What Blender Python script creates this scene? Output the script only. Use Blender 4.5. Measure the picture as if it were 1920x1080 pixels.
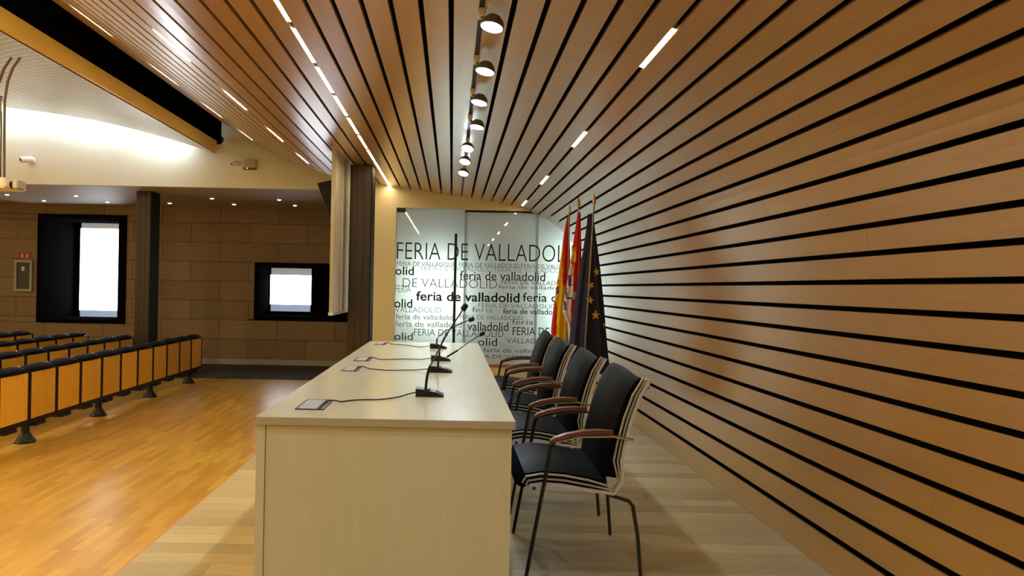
import bpy, bmesh, math, random
from mathutils import Vector, Matrix
random.seed(7)
S = bpy.context.scene
for o in list(bpy.data.objects): bpy.data.objects.remove(o)
C = S.collection

# ------------------------------------------------------------------ camera
F = 1250.0; PX, PY = 847.0, 539.0; TH = math.radians(1.1); CH = 1.25   # focal length in px, principal point, roll, eye height over the dais
cam = bpy.data.cameras.new('camera'); cam.sensor_width = 36; cam.lens = F/1920*36
cam.shift_x = (960-PX)/1920; cam.shift_y = -(540-PY)/1920; cam.clip_start = .05
co = bpy.data.objects.new('camera', cam); C.objects.link(co)
co.matrix_world = Matrix.Translation((0, 0, CH)) @ Matrix.Rotation(math.pi/2, 4, 'X') @ Matrix.Rotation(TH, 4, 'Z')
S.camera = co
# ------------------------------------------------------------------ world, view
w = bpy.data.worlds.new('world'); S.world = w; w.use_nodes = True
w.node_tree.nodes['Background'].inputs[0].default_value = (1, .9, .78, 1)
w.node_tree.nodes['Background'].inputs[1].default_value = .02
S.view_settings.view_transform = 'Standard'; S.view_settings.look = 'None'
S.view_settings.gamma = 1; S.view_settings.use_curve_mapping = False
S.view_settings.exposure = 0.3
# ------------------------------------------------------------------ added fill lamps that brighten the hall, unseen beyond the frame
HF = -.45            # hall floor level (the dais floor is z = 0)
def area(name, loc, sx, sy, power, col, rot=(0, 0, 0)):
    l = bpy.data.lights.new(name, 'AREA'); l.shape = 'RECTANGLE'; l.size = sx; l.size_y = sy; l.energy = power; l.color = col
    o = bpy.data.objects.new(name, l); C.objects.link(o); o.location = loc; o.rotation_euler = rot
    o.visible_camera = True
    return o
WARM = (1, .75, .37); COOL = (.74, .87, 1)
area('hall_fill', (-7.2, 1.2, 3.55), .5, 4.5, 240, WARM)
area('hall_fill', (-9.2, 5.5, 3.6), .5, 5.0, 220, WARM)
area('hall_fill', (-2.35, 2.0, 2.98), .4, 1.6, 150, WARM, (0, math.radians(58), math.radians(-18)))

# ------------------------------------------------------------------ pixel -> direction
def ray(px, py):
    x = px-PX; up = PY-py
    return (x-up*TH)/F, (up+x*TH)/F
def at(px, py, d):
    a, b = ray(px, py); return Vector((a*d, d, CH+b*d))
def onz(px, py, z):
    a, b = ray(px, py); d = (z-CH)/b; return Vector((a*d, d, z))

# ------------------------------------------------------------------ materials
M = {}
def nodes(name):
    m = bpy.data.materials.new(name); m.use_nodes = True; M[name] = m
    nt = m.node_tree; return m, nt, nt.nodes['Principled BSDF']
def plain(name, col, rough=.5, metal=0, spec=.5, noise=0, nscale=40, emit=0, coat=0):
    m, nt, b = nodes(name)
    b.inputs['Base Color'].default_value = (*col, 1); b.inputs['Roughness'].default_value = rough
    b.inputs['Metallic'].default_value = metal; b.inputs['Specular IOR Level'].default_value = spec
    b.inputs['Coat Weight'].default_value = coat
    if emit:
        b.inputs['Emission Color'].default_value = (*col, 1); b.inputs['Emission Strength'].default_value = emit
    if noise:
        tc = nt.nodes.new('ShaderNodeTexCoord'); n = nt.nodes.new('ShaderNodeTexNoise'); n.inputs['Scale'].default_value = nscale
        n.inputs['Detail'].default_value = 4
        mx = nt.nodes.new('ShaderNodeMix'); mx.data_type = 'RGBA'
        mx.inputs[6].default_value = (*[c*(1-noise) for c in col], 1); mx.inputs[7].default_value = (*[min(1, c*(1+noise)) for c in col], 1)
        nt.links.new(tc.outputs['Object'], n.inputs['Vector']); nt.links.new(n.outputs['Fac'], mx.inputs[0]); nt.links.new(mx.outputs[2], b.inputs['Base Color'])
    return m
def wood(name, c1, c2, rough=.35, stretch=(12, 1.2, 12), rnd=.2, spec=.5, coat=0, fine=1.0):
    """grain stretched along one axis, every piece a tone of its own"""
    m, nt, b = nodes(name); L = nt.links.new
    tc = nt.nodes.new('ShaderNodeTexCoord'); mp = nt.nodes.new('ShaderNodeMapping'); mp.inputs['Scale'].default_value = stretch
    oi = nt.nodes.new('ShaderNodeObjectInfo')
    ad = nt.nodes.new('ShaderNodeVectorMath'); ad.operation = 'SCALE'; ad.inputs[0].default_value = (37, 19, 53)
    L(oi.outputs['Random'], ad.inputs['Scale']); L(ad.outputs[0], mp.inputs['Location'])
    L(tc.outputs['Object'], mp.inputs['Vector'])
    n1 = nt.nodes.new('ShaderNodeTexNoise'); n1.inputs['Scale'].default_value = 2.2; n1.inputs['Detail'].default_value = 6; n1.inputs['Roughness'].default_value = .62
    n2 = nt.nodes.new('ShaderNodeTexNoise'); n2.inputs['Scale'].default_value = 11*fine; n2.inputs['Detail'].default_value = 3
    L(mp.outputs[0], n1.inputs['Vector']); L(mp.outputs[0], n2.inputs['Vector'])
    a = nt.nodes.new('ShaderNodeMath'); a.operation = 'MULTIPLY_ADD'; a.inputs[1].default_value = .45
    L(n2.outputs['Fac'], a.inputs[0])
    s = nt.nodes.new('ShaderNodeMath'); s.operation = 'MULTIPLY'; s.inputs[1].default_value = .55; L(n1.outputs['Fac'], s.inputs[0]); L(s.outputs[0], a.inputs[2])
    r = nt.nodes.new('ShaderNodeMapRange'); r.inputs[1].default_value = .32; r.inputs[2].default_value = .68; L(a.outputs[0], r.inputs[0])
    mx = nt.nodes.new('ShaderNodeMix'); mx.data_type = 'RGBA'; mx.inputs[6].default_value = (*c1, 1); mx.inputs[7].default_value = (*c2, 1)
    L(r.outputs[0], mx.inputs[0])
    hs = nt.nodes.new('ShaderNodeHueSaturation')
    v = nt.nodes.new('ShaderNodeMapRange'); v.inputs[3].default_value = 1-rnd; v.inputs[4].default_value = 1+rnd
    L(oi.outputs['Random'], v.inputs[0]); L(v.outputs[0], hs.inputs['Value']); L(mx.outputs[2], hs.inputs['Color'])
    L(hs.outputs[0], b.inputs['Base Color'])
    b.inputs['Roughness'].default_value = rough; b.inputs['Specular IOR Level'].default_value = spec; b.inputs['Coat Weight'].default_value = coat
    b.inputs['Coat Roughness'].default_value = .25; b.inputs['Coat IOR'].default_value = 2.1
    bp = nt.nodes.new('ShaderNodeBump'); bp.inputs['Strength'].default_value = .04; bp.inputs['Distance'].default_value = .002
    L(a.outputs[0], bp.inputs['Height']); L(bp.outputs[0], b.inputs['Normal'])
    return m
wood('plank', (.47, .272, .07), (.54, .32, .092), .34, (9, .5, 9), .05, .6, coat=1.0)
wood('stage_board', (.38, .295, .135), (.48, .385, .19), .34, (.8, 14, 8), .2, .5)
wood('table_maple', (.66, .65, .43), (.72, .70, .48), .42, (5, 5, .6), .0, .4)
wood('table_top', (.46, .42, .28), (.51, .465, .32), .22, (6, .6, 6), .0, .6)
wood('seat_wood', (.66, .335, .028), (.76, .41, .045), .4, (8, 8, .8), .17, .4)
wood('arm_wood', (.10, .035, .018), (.17, .06, .03), .3, (1, 9, 9), .1, .5)
wood('pillar_wood', (.016, .007, .004), (.036, .015, .007), .45, (14, 14, .5), .05, .5)
wood('wall_panel', (.20, .14, .085), (.25, .175, .11), .6, (1, 1, 7), .09, .25)
wood('fascia_wood', (.86, .55, .12), (.92, .62, .16), .4, (5, .5, 5), .02, .4)
wood('rail_wood', (.36, .16, .05), (.48, .22, .07), .4, (.8, 8, 8), .05, .4)
def hall_floor():
    m, nt, b = nodes('hall_parquet'); L = nt.links.new
    tc = nt.nodes.new('ShaderNodeTexCoord'); mp = nt.nodes.new('ShaderNodeMapping'); mp.inputs['Rotation'].default_value = (0, 0, math.pi/2)
    br = nt.nodes.new('ShaderNodeTexBrick'); br.inputs['Scale'].default_value = 1; br.inputs['Brick Width'].default_value = .42; br.inputs['Row Height'].default_value = .064
    br.inputs['Mortar Size'].default_value = .0008; br.inputs['Bias'].default_value = 0; br.offset = .37
    br.inputs['Color1'].default_value = (.46, .245, .03, 1); br.inputs['Color2'].default_value = (.60, .36, .055, 1); br.inputs['Mortar'].default_value = (.36, .17, .04, 1)
    L(tc.outputs['Object'], mp.inputs[0]); L(mp.outputs[0], br.inputs['Vector'])
    n = nt.nodes.new('ShaderNodeTexNoise'); n.inputs['Scale'].default_value = 3; n.inputs['Detail'].default_value = 5
    mp2 = nt.nodes.new('ShaderNodeMapping'); mp2.inputs['Scale'].default_value = (16, 1.5, 1); L(tc.outputs['Object'], mp2.inputs[0]); L(mp2.outputs[0], n.inputs['Vector'])
    mx = nt.nodes.new('ShaderNodeMix'); mx.data_type = 'RGBA'; mx.blend_type = 'MULTIPLY'; mx.inputs[0].default_value = .35
    L(br.outputs['Color'], mx.inputs[6]); L(n.outputs['Color'], mx.inputs[7])
    n.inputs['Roughness'].default_value = .6
    r = nt.nodes.new('ShaderNodeMapRange'); r.inputs[3].default_value = .5; r.inputs[4].default_value = 1.4; L(n.outputs['Fac'], r.inputs[0]); L(r.outputs[0], mx.inputs[7])
    L(mx.outputs[2], b.inputs['Base Color']); b.inputs['Roughness'].default_value = .27; b.inputs['Specular IOR Level'].default_value = .5
hall_floor()
def perforated():
    m, nt, b = nodes('perforated_metal'); L = nt.links.new
    uv = nt.nodes.new('ShaderNodeUVMap'); sc = nt.nodes.new('ShaderNodeVectorMath'); sc.operation = 'SCALE'; sc.inputs['Scale'].default_value = 1/.085
    L(uv.outputs[0], sc.inputs[0]); fr = nt.nodes.new('ShaderNodeVectorMath'); fr.operation = 'FRACTION'; L(sc.outputs[0], fr.inputs[0])
    di = nt.nodes.new('ShaderNodeVectorMath'); di.operation = 'DISTANCE'; di.inputs[1].default_value = (.5, .5, 0); L(fr.outputs[0], di.inputs[0])
    lt = nt.nodes.new('ShaderNodeMath'); lt.operation = 'LESS_THAN'; lt.inputs[1].default_value = .32; L(di.outputs['Value'], lt.inputs[0])
    mx = nt.nodes.new('ShaderNodeMix'); mx.data_type = 'RGBA'; mx.inputs[6].default_value = (.80, .80, .78, 1); mx.inputs[7].default_value = (.015, .014, .012, 1)
    L(lt.outputs[0], mx.inputs[0]); L(mx.outputs[2], b.inputs['Base Color']); b.inputs['Roughness'].default_value = .34; b.inputs['Metallic'].default_value = .55
perforated()
def frosted():
    m = bpy.data.materials.new('frosted_glass'); m.use_nodes = True; M['frosted_glass'] = m
    nt = m.node_tree; L = nt.links.new; nt.nodes.clear()
    out = nt.nodes.new('ShaderNodeOutputMaterial')
    d = nt.nodes.new('ShaderNodeBsdfDiffuse'); d.inputs[0].default_value = (.58, .58, .55, 1)
    t = nt.nodes.new('ShaderNodeBsdfTranslucent'); t.inputs[0].default_value = (.78, .85, .83, 1)
    a = nt.nodes.new('ShaderNodeMixShader'); a.inputs[0].default_value = .6; L(d.outputs[0], a.inputs[1]); L(t.outputs[0], a.inputs[2])
    g = nt.nodes.new('ShaderNodeBsdfGlossy'); g.inputs['Roughness'].default_value = .02
    fr = nt.nodes.new('ShaderNodeFresnel'); fr.inputs[0].default_value = 2.1
    b = nt.nodes.new('ShaderNodeMixShader'); L(fr.outputs[0], b.inputs[0]); L(a.outputs[0], b.inputs[1]); L(g.outputs[0], b.inputs[2])
    L(b.outputs[0], out.inputs[0])
frosted()
def clear():
    m = bpy.data.materials.new('clear_glass'); m.use_nodes = True; M['clear_glass'] = m
    nt = m.node_tree; nt.nodes.clear(); out = nt.nodes.new('ShaderNodeOutputMaterial')
    t = nt.nodes.new('ShaderNodeBsdfTransparent'); t.inputs[0].default_value = (.94, .98, .97, 1); g = nt.nodes.new('ShaderNodeBsdfGlossy'); g.inputs['Roughness'].default_value = .03
    mx = nt.nodes.new('ShaderNodeMixShader'); mx.inputs[0].default_value = .06
    nt.links.new(t.outputs[0], mx.inputs[1]); nt.links.new(g.outputs[0], mx.inputs[2]); nt.links.new(mx.outputs[0], out.inputs[0])
clear()
def film(o):
    '''frosted print film on the face towards the dais, clear glass elsewhere'''
    o.data.materials.append(M['clear_glass'])
    for p in o.data.polygons: p.material_index = 0 if p.normal.y < -.9 else 1
    return o
plain('black_back', (.004, .004, .004), .9, spec=.1)
plain('black_matte', (.012, .012, .012), .7, spec=.2)
plain('black_gloss', (.01, .01, .011), .08)
plain('black_plastic', (.007, .007, .008), .4, spec=.35)
plain('void_black', (.004, .004, .004), .9, spec=0)
plain('navy_pad', (.006, .007, .011), .7, spec=.1)
plain('fabric', (.003, .003, .0032), .5, spec=.06, noise=.25, nscale=400)
plain('chrome', (.62, .63, .64), .18, metal=1)
plain('dark_metal', (.06, .06, .06), .3, metal=.8)
plain('cream_edge', (.46, .43, .32), .3)
plain('white_edge', (.66, .68, .65), .25)
plain('tan_paint', (.84, .79, .58), .5, noise=.03, nscale=6)
plain('plaster', (.68, .68, .57), .7, noise=.02, nscale=3)
plain('soffit', (.44, .37, .27), .6, noise=.05, nscale=5)
plain('carpet', (.05, .052, .058), .95, noise=.3, nscale=250)
plain('skirting', (.30, .29, .26), .45)
plain('white_panel', (.84, .82, .76), .5, noise=.02, nscale=4)
plain('white_plastic', (.78, .78, .76), .4)
plain('grey_plate', (.42, .42, .44), .35, metal=.4)
plain('grey_frame', (.30, .31, .31), .45)
plain('dark_door', (.03, .022, .02), .15)
plain('red_sign', (.38, .03, .015), .5)
plain('sign_white', (.6, .52, .5), .5)
plain('flag_red', (.62, .012, .01), .7); plain('flag_yellow', (.86, .55, .0), .7); plain('flag_white', (.7, .66, .68), .7)
plain('flag_navy', (.009, .012, .05), .75); plain('flag_gold', (.75, .52, .05), .6); plain('flag_purple', (.06, .05, .2), .7); plain('flag_blue', (.02, .16, .5), .7)
plain('brass', (.55, .42, .2), .3, metal=1)
plain('steel_pole', (.30, .28, .25), .35, metal=.9)
plain('print_black', (.02, .02, .02), .6); plain('print_dark', (.07, .075, .08), .6); plain('print_mid', (.2, .215, .22), .6); plain('print_light', (.34, .37, .38), .6)
plain('handle_bronze', (.035, .022, .014), .35, metal=.5)
plain('spot_body', (.16, .17, .19), .35, metal=.6)
plain('strip_glow', (1, .79, .42), .5, emit=36); plain('strip_glow_bright', (1, .80, .44), .5, emit=90)
plain('spot_glow', (.78, .89, 1), .5, emit=30)
plain('cove_glow', (.84, .93, 1), .5, emit=80)
plain('down_glow', (.85, .93, 1), .5, emit=7)
plain('pane_glow', (.84, .92, 1), .5, emit=5.5)
plain('backlight_glow', (.88, 1, .98), .5, emit=5)
plain('green_led', (.2, .9, .05), .5, emit=1.0)
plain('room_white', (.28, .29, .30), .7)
plain('teal_glass', (.03, .10, .07), .15)
plain('brown_metal', (.10, .055, .03), .4, metal=.3)

# ------------------------------------------------------------------ mesh helpers
class MB:
    def __init__(s): s.v = []; s.f = []; s.mi = []; s.uv = None
    def add(s, vs, fs, mi=0):
        n = len(s.v); s.v += [tuple(v) for v in vs]; s.f += [tuple(n+i for i in f) for f in fs]; s.mi += [mi]*len(fs); return s
    def box(s, lo, hi, mi=0, bev=0):
        x0, y0, z0 = lo; x1, y1, z1 = hi
        if bev:
            b = bev; bm = bmesh.new()
            for x in (x0, x1):
                for y in (y0, y1):
                    for z in (z0, z1): bm.verts.new((x, y, z))
            bm.verts.ensure_lookup_table()
            bmesh.ops.convex_hull(bm, input=bm.verts); bmesh.ops.dissolve_limit(bm, angle_limit=.01, verts=bm.verts, edges=bm.edges)
            bmesh.ops.bevel(bm, geom=bm.edges[:], offset=b, segments=2, affect='EDGES')
            bmesh.ops.recalc_face_normals(bm, faces=bm.faces); bm.verts.index_update()
            s.add([v.co[:] for v in bm.verts], [[v.index for v in f.verts] for f in bm.faces], mi); bm.free(); return s
        vs = [(x0, y0, z0), (x1, y0, z0), (x1, y1, z0), (x0, y1, z0), (x0, y0, z1), (x1, y0, z1), (x1, y1, z1), (x0, y1, z1)]
        return s.add(vs, [(0, 3, 2, 1), (4, 5, 6, 7), (0, 1, 5, 4), (1, 2, 6, 5), (2, 3, 7, 6), (3, 0, 4, 7)], mi)
    def tube(s, pts, r, n=8, mi=0, cap=True):
        pts = [Vector(p) for p in pts]; rs = r if isinstance(r, (list, tuple)) else [r]*len(pts)
        vs = []; fs = []; prev = None
        for i, p in enumerate(pts):
            t = (pts[min(i+1, len(pts)-1)]-pts[max(i-1, 0)]).normalized()
            if prev is None:
                a = Vector((0, 0, 1)) if abs(t.z) < .9 else Vector((1, 0, 0)); u = t.cross(a).normalized()
            else: u = (prev-t*prev.dot(t)).normalized()
            prev = u; q = t.cross(u)
            for k in range(n):
                an = 2*math.pi*k/n; vs.append(p+(u*math.cos(an)+q*math.sin(an))*rs[i])
        for i in range(len(pts)-1):
            for k in range(n):
                fs.append((i*n+k, i*n+(k+1) % n, (i+1)*n+(k+1) % n, (i+1)*n+k))
        if cap: fs += [tuple(range(n))[::-1], tuple((len(pts)-1)*n+k for k in range(n))]
        return s.add(vs, fs, mi)
    def lathe(s, prof, n=20, mi=0, mat=None):
        vs = []; fs = []
        for (r, z) in prof:
            for k in range(n):
                a = 2*math.pi*k/n; v = Vector((r*math.cos(a), r*math.sin(a), z)); vs.append(mat @ v if mat else v)
        for i in range(len(prof)-1):
            for k in range(n): fs.append((i*n+k, i*n+(k+1) % n, (i+1)*n+(k+1) % n, (i+1)*n+k))
        fs += [tuple(range(n))[::-1], tuple((len(prof)-1)*n+k for k in range(n))]
        return s.add(vs, fs, mi)
    def prism(s, poly, axis, a, b, mi=0):
        """poly: 2-d outline swept along axis 'x','y','z' from a to b"""
        def P(p, t): return {'x': (t, p[0], p[1]), 'y': (p[0], t, p[1]), 'z': (p[0], p[1], t)}[axis]
        n = len(poly); vs = [P(p, a) for p in poly]+[P(p, b) for p in poly]
        fs = [tuple(range(n)), tuple(range(2*n-1, n-1, -1))]+[(i, n+i, n+(i+1) % n, (i+1) % n) for i in range(n)]
        return s.add(vs, fs, mi)
    def mesh(s, name, mats, smooth=False):
        me = bpy.data.meshes.new(name); me.from_pydata(s.v, [], s.f)
        for m in (mats if isinstance(mats, (list, tuple)) else [mats]): me.materials.append(M[m])
        me.polygons.foreach_set('material_index', s.mi)
        bm = bmesh.new(); bm.from_mesh(me); bmesh.ops.recalc_face_normals(bm, faces=bm.faces); bm.to_mesh(me); bm.free()
        if smooth:
            me.polygons.foreach_set('use_smooth', [True]*len(me.polygons))
            try: me.set_sharp_from_angle(angle=math.radians(40))
            except Exception: pass
        me.update(); return me
    def build(s, name, mats, parent=None, smooth=False):
        o = bpy.data.objects.new(name, s.mesh(name, mats, smooth)); C.objects.link(o); o.parent = parent; return o
def tag(o, label, cat, group=None):
    o['label'] = label; o['category'] = cat
    if group: o['group'] = group
    return o
def struct(o, label=None):
    o['kind'] = 'structure'
    if label: o['label'] = label
    return o
def empty(name, loc=(0, 0, 0), rz=0):
    o = bpy.data.objects.new(name, None); C.objects.link(o); o.location = loc; o.rotation_euler = (0, 0, rz); o.empty_display_size = .1; return o
def copy_tree(o, parent=None):
    c = o.copy(); C.objects.link(c); c.parent = parent
    for ch in list(o.children): copy_tree(ch, c)
    return c
ORD = ['first', 'second', 'third', 'fourth', 'fifth', 'sixth', 'seventh', 'eighth', 'ninth', 'tenth', 'eleventh', 'twelfth', 'thirteenth', 'fourteenth']
def origin(o, p):
    """move the object's origin to p, leaving the shape where it stands"""
    p = Vector(p); o.data.transform(Matrix.Translation(-p)); o.location = p; return o

# ------------------------------------------------------------------ the curved timber shell
DE = 9.48; SC = F/DE
raw = [(-430, 309), (-350, 262), (-300, 239), (-241, 215), (-224, 208), (-206, 203), (-188, 200), (-170, 197.5), (-151, 195), (-133, 192), (-112, 189), (-96, 187), (-75, 184), (-55, 181), (-36, 177.5), (-18, 174),
       (0, 171), (22, 169), (40, 167), (59, 164.5), (77, 161.5), (93, 158), (112, 153.5), (130, 149), (150, 143.5), (165, 137), (180, 129), (194, 119.5), (208, 108), (220, 97), (229, 83), (236, 68), (241, 52.6), (245, 36), (249, 21),
       (252, 4.4), (253, -13.8), (253.5, -30.3), (252.5, -47.6), (251, -65), (248.5, -82.6), (245, -100), (241, -117), (236, -135.5), (231, -152), (224, -170)]
pts = [((x-u*TH)/SC, (u+x*TH)/SC) for x, u in raw]
def resample(p, n):
    L = [0]
    for a, b in zip(p, p[1:]): L.append(L[-1]+math.dist(a, b))
    out = []; j = 0
    for i in range(n):
        t = L[-1]*i/(n-1)
        while j < len(p)-2 and L[j+1] < t: j += 1
        k = (t-L[j])/(L[j+1]-L[j]); out.append((p[j][0]+(p[j+1][0]-p[j][0])*k, p[j][1]+(p[j+1][1]-p[j][1])*k))
    return out
pts = resample(pts, 240)
for _ in range(70):
    pts = [pts[0]]+[tuple(.25*a+.5*b+.25*c for a, b, c in zip(pts[i-1], pts[i], pts[i+1])) for i in range(1, len(pts)-1)]+[pts[-1]]
pts = resample(pts, 400)
LT = sum(math.dist(a, b) for a, b in zip(pts, pts[1:])); DS = LT/(len(pts)-1)
def prof(s):
    k = max(0, min(s/DS, len(pts)-1.0001)); i = int(k); t = k-i
    return Vector((pts[i][0]+(pts[i+1][0]-pts[i][0])*t, CH+pts[i][1]+(pts[i+1][1]-pts[i][1])*t))
def pnorm(s):   # outward (away from the room)
    d = prof(min(s+.02, LT-.001))-prof(max(s-.02, 0)); d.normalize(); return Vector((-d.y, d.x))
def hit(px, py):
    a, b = ray(px, py); best = None
    for i in range(len(pts)-1):
        c0 = pts[i][0]*b-pts[i][1]*a; c1 = pts[i+1][0]*b-pts[i+1][1]*a
        if c0*c1 <= 0 and pts[i][0]*a+pts[i][1]*b > 0:
            t = c0/(c0-c1) if c0 != c1 else 0; return (i+t)*DS
    return None
gr = [hit(x, 0) for x in (250, 287, 328, 375, 422, 470, 517, 570, 622, 676, 731, 788, 846, 905, 966, 1029, 1096, 1165, 1235, 1312, 1397, 1487, 1595, 1722, 1880)]
gr += [hit(1920, y) for y in (60, 150, 230, 305, 380, 452, 525, 597, 668, 742, 817, 897, 978, 1062)]
gr += [hit(1790, 1080), hit(1669, 1080)]
s_row2 = hit(353, 112); s_row1 = hit(210, 68); s_row3 = hit(517, 0); s_rowr = hit(1312, 0); s_track = hit(905, 0)
gr.append(s_row2)
n = round((s_row2-s_row1)/.13); gr += [s_row2-(s_row2-s_row1)*k/n for k in range(1, n+1)]
s = s_row1-.13
while s > .06: gr.append(s); s -= .13
gr = sorted(g for g in gr if g)
GAP = .026; Y0 = -2.6
edges = [0-GAP/2]+gr+[LT+GAP/2]
ceil_root = MB(); wall_root = MB()
s_split = hit(1880, 0)
def backing(s0, s1):
    m = MB(); N = 60; vs = []
    for i in range(N+1):
        q = s0+(s1-s0)*i/N; p = prof(q)+pnorm(q)*.075; p2 = prof(q)+pnorm(q)*.095
        vs += [(p.x, Y0, p.y), (p.x, DE-.005, p.y), (p2.x, DE-.005, p2.y), (p2.x, Y0, p2.y)]
    fs = []
    for i in range(N):
        for k in range(4): fs.append((i*4+k, i*4+(k+1) % 4, i*4+4+(k+1) % 4, i*4+4+k))
    fs += [(0, 1, 2, 3), (N*4+3, N*4+2, N*4+1, N*4)]
    return m.add(vs, fs)
ceiling = struct(backing(0, s_split).build('ceiling', 'black_back'), 'slatted timber ceiling sweeping up over the dais with black gaps')
wall_right = struct(backing(s_split, LT-.08).build('wall_right', 'black_back'), 'curved timber slat wall with black gaps behind the chairs')
for i, (a, b) in enumerate(zip(edges, edges[1:])):
    s0, s1 = a+GAP/2, b-GAP/2
    if s1-s0 < .02: continue
    par = ceiling if (s0+s1)/2 < s_split else wall_right
    off = random.uniform(0, 2.4); y = Y0; k = 0
    while y < DE-.01:
        y1 = min(DE, y+2.5-(off if k == 0 else 0))
        if DE-y1 < .3: y1 = DE
        m = MB(); q = [s0, (s0+s1)/2, s1]; vs = []
        for t in q:
            p = prof(t); o2 = p+pnorm(t)*.02
            vs += [(p.x, y, p.y), (p.x, y1-.0012, p.y), (o2.x, y1-.0012, o2.y), (o2.x, y, o2.y)]
        fs = [(0, 1, 2, 3), (11, 10, 9, 8)]
        for j in range(2):
            for kk in range(4): fs.append((j*4+kk, j*4+(kk+1) % 4, j*4+4+(kk+1) % 4, j*4+4+kk))
        m.add(vs, fs).build('plank', 'plank', par)
        y = y1; k += 1

# ------------------------------------------------------------------ dais and hall floor
XE = -1.405; XW = prof(LT).x
stage = struct(MB().box((XE, Y0, HF), (XW+.3, DE+.2, -.022)).build('floor', 'stage_board'), 'raised dais floor of pale boards under the table and chairs')
bw = .116; y = Y0; k = 0; cache = {}
while y < DE-.01:
    y1 = min(y+bw, DE)
    cuts = [XE, XE+.35+((k*.83) % 1.0)*1.15]
    while cuts[-1]+1.9 < XW-.2: cuts.append(cuts[-1]+1.9)
    if cuts[-1] < XW-.02: cuts.append(XW-.003)
    for a, b in zip(cuts, cuts[1:]):
        key = (round(b-a, 3), round(y1-y, 3))
        if key not in cache: cache[key] = MB().box((0, 0, -.02), (b-a-.0012, y1-y-.0012, 0)).mesh('floor_board', 'stage_board')
        o = bpy.data.objects.new('floor_board', cache[key]); C.objects.link(o); o.parent = stage; o.location = (a, y, 0)
    y = y1; k += 1
trim = struct(MB().box((XE-.012, Y0, HF), (XE, DE, 0)).build('trim_1', 'rail_wood'), 'dark timber edge of the dais')
XL = -13.0; DC = 11.87; DF = 14.0; DB = 11.0
hallf = struct(MB().box((XL, Y0, HF-.1), (XE-.012, DC, HF-.016)).build('floor_hall', 'hall_parquet'), 'orange strip parquet floor of the hall')
bw = .195; x = XE-.013; k = 0; cache = {}
while x > -9.6:
    y = 2.2+((k*.61) % 1)*-2.2
    while y < DC-.01:
        y1 = min(y+2.2, DC)
        if DC-y1 < .25: y1 = DC
        m = MB().box((x-bw+.0008, max(y, 1.2), HF-.015), (x, y1-.001, HF))
        if y1 > 1.3: m.build('floor_board', 'hall_parquet', hallf)
        y = y1
    x -= bw; k += 1
struct(MB().box((XL, DC, HF-.1), (-1.3, DF+.1, HF+.002)).build('floor_carpet', 'carpet'), 'dark grey carpet strip along the far wall')

# ------------------------------------------------------------------ far wall of the hall, clad in panels, with two booth windows
def sub(r, h):
    x0, z0, x1, z1 = r; a, b, c, d = h
    if a >= x1 or c <= x0 or b >= z1 or d <= z0: return [r]
    out = []
    if b > z0: out.append((x0, z0, x1, b))
    if d < z1: out.append((x0, d, x1, z1))
    lo, hi = max(z0, b), min(z1, d)
    if a > x0: out.append((x0, lo, a, hi))
    if c < x1: out.append((c, lo, x1, hi))
    return out
def rect(p0, p1, d):
    a = at(*p0, d); b = at(*p1, d); return (a.x, b.z, b.x, a.z)
h1 = rect((74, 401), (235, 607), DF); h2 = rect((479, 492), (652, 602), DF)
ZS = CH+1.574   # soffit height
XR = -1.25
def cut(r):
    rs = [r]
    for h in (h1, h2): rs = [q for t in rs for q in sub(t, h)]
    return rs
m = MB()
for r in cut((XL, HF, XR, ZS+.3)): m.box((r[0], DF+.012, r[1]), (r[2], DF+.1, r[3]))
wall_far = struct(m.build('wall_back', 'black_matte'), 'far hall wall clad in large brown timber panels')
ph, pw = .405, 1.22; z = HF+.12; k = 0
while z < ZS:
    z1 = min(z+ph, ZS+.02); x = XL-(k % 2)*pw*.5+.2
    while x < XR:
        m = MB()
        for r in cut((max(x, XL), z, min(x+pw, XR), z1)):
            if r[2]-r[0] > .03 and r[3]-r[1] > .03: m.box((r[0]+.004, DF-.008, r[1]+.004), (r[2]-.004, DF+.012, r[3]-.004))
        if m.v:
            o = m.build('panel', 'wall_panel', wall_far); origin(o, (x, DF, z))
        x += pw
    z += ph; k += 1
struct(MB().box((XL, DF-.03, HF+.002), (XR, DF-.008, HF+.12)).build('baseboard_back', 'skirting'), 'pale grey skirting at the far wall')
plain('band_glow_grey', (.62, .62, .62), .4, emit=.32); plain('band_glow_blue', (.42, .56, .80), .4, emit=.42)  # dim glow stands in for the pane's reflection above and below it
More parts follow.
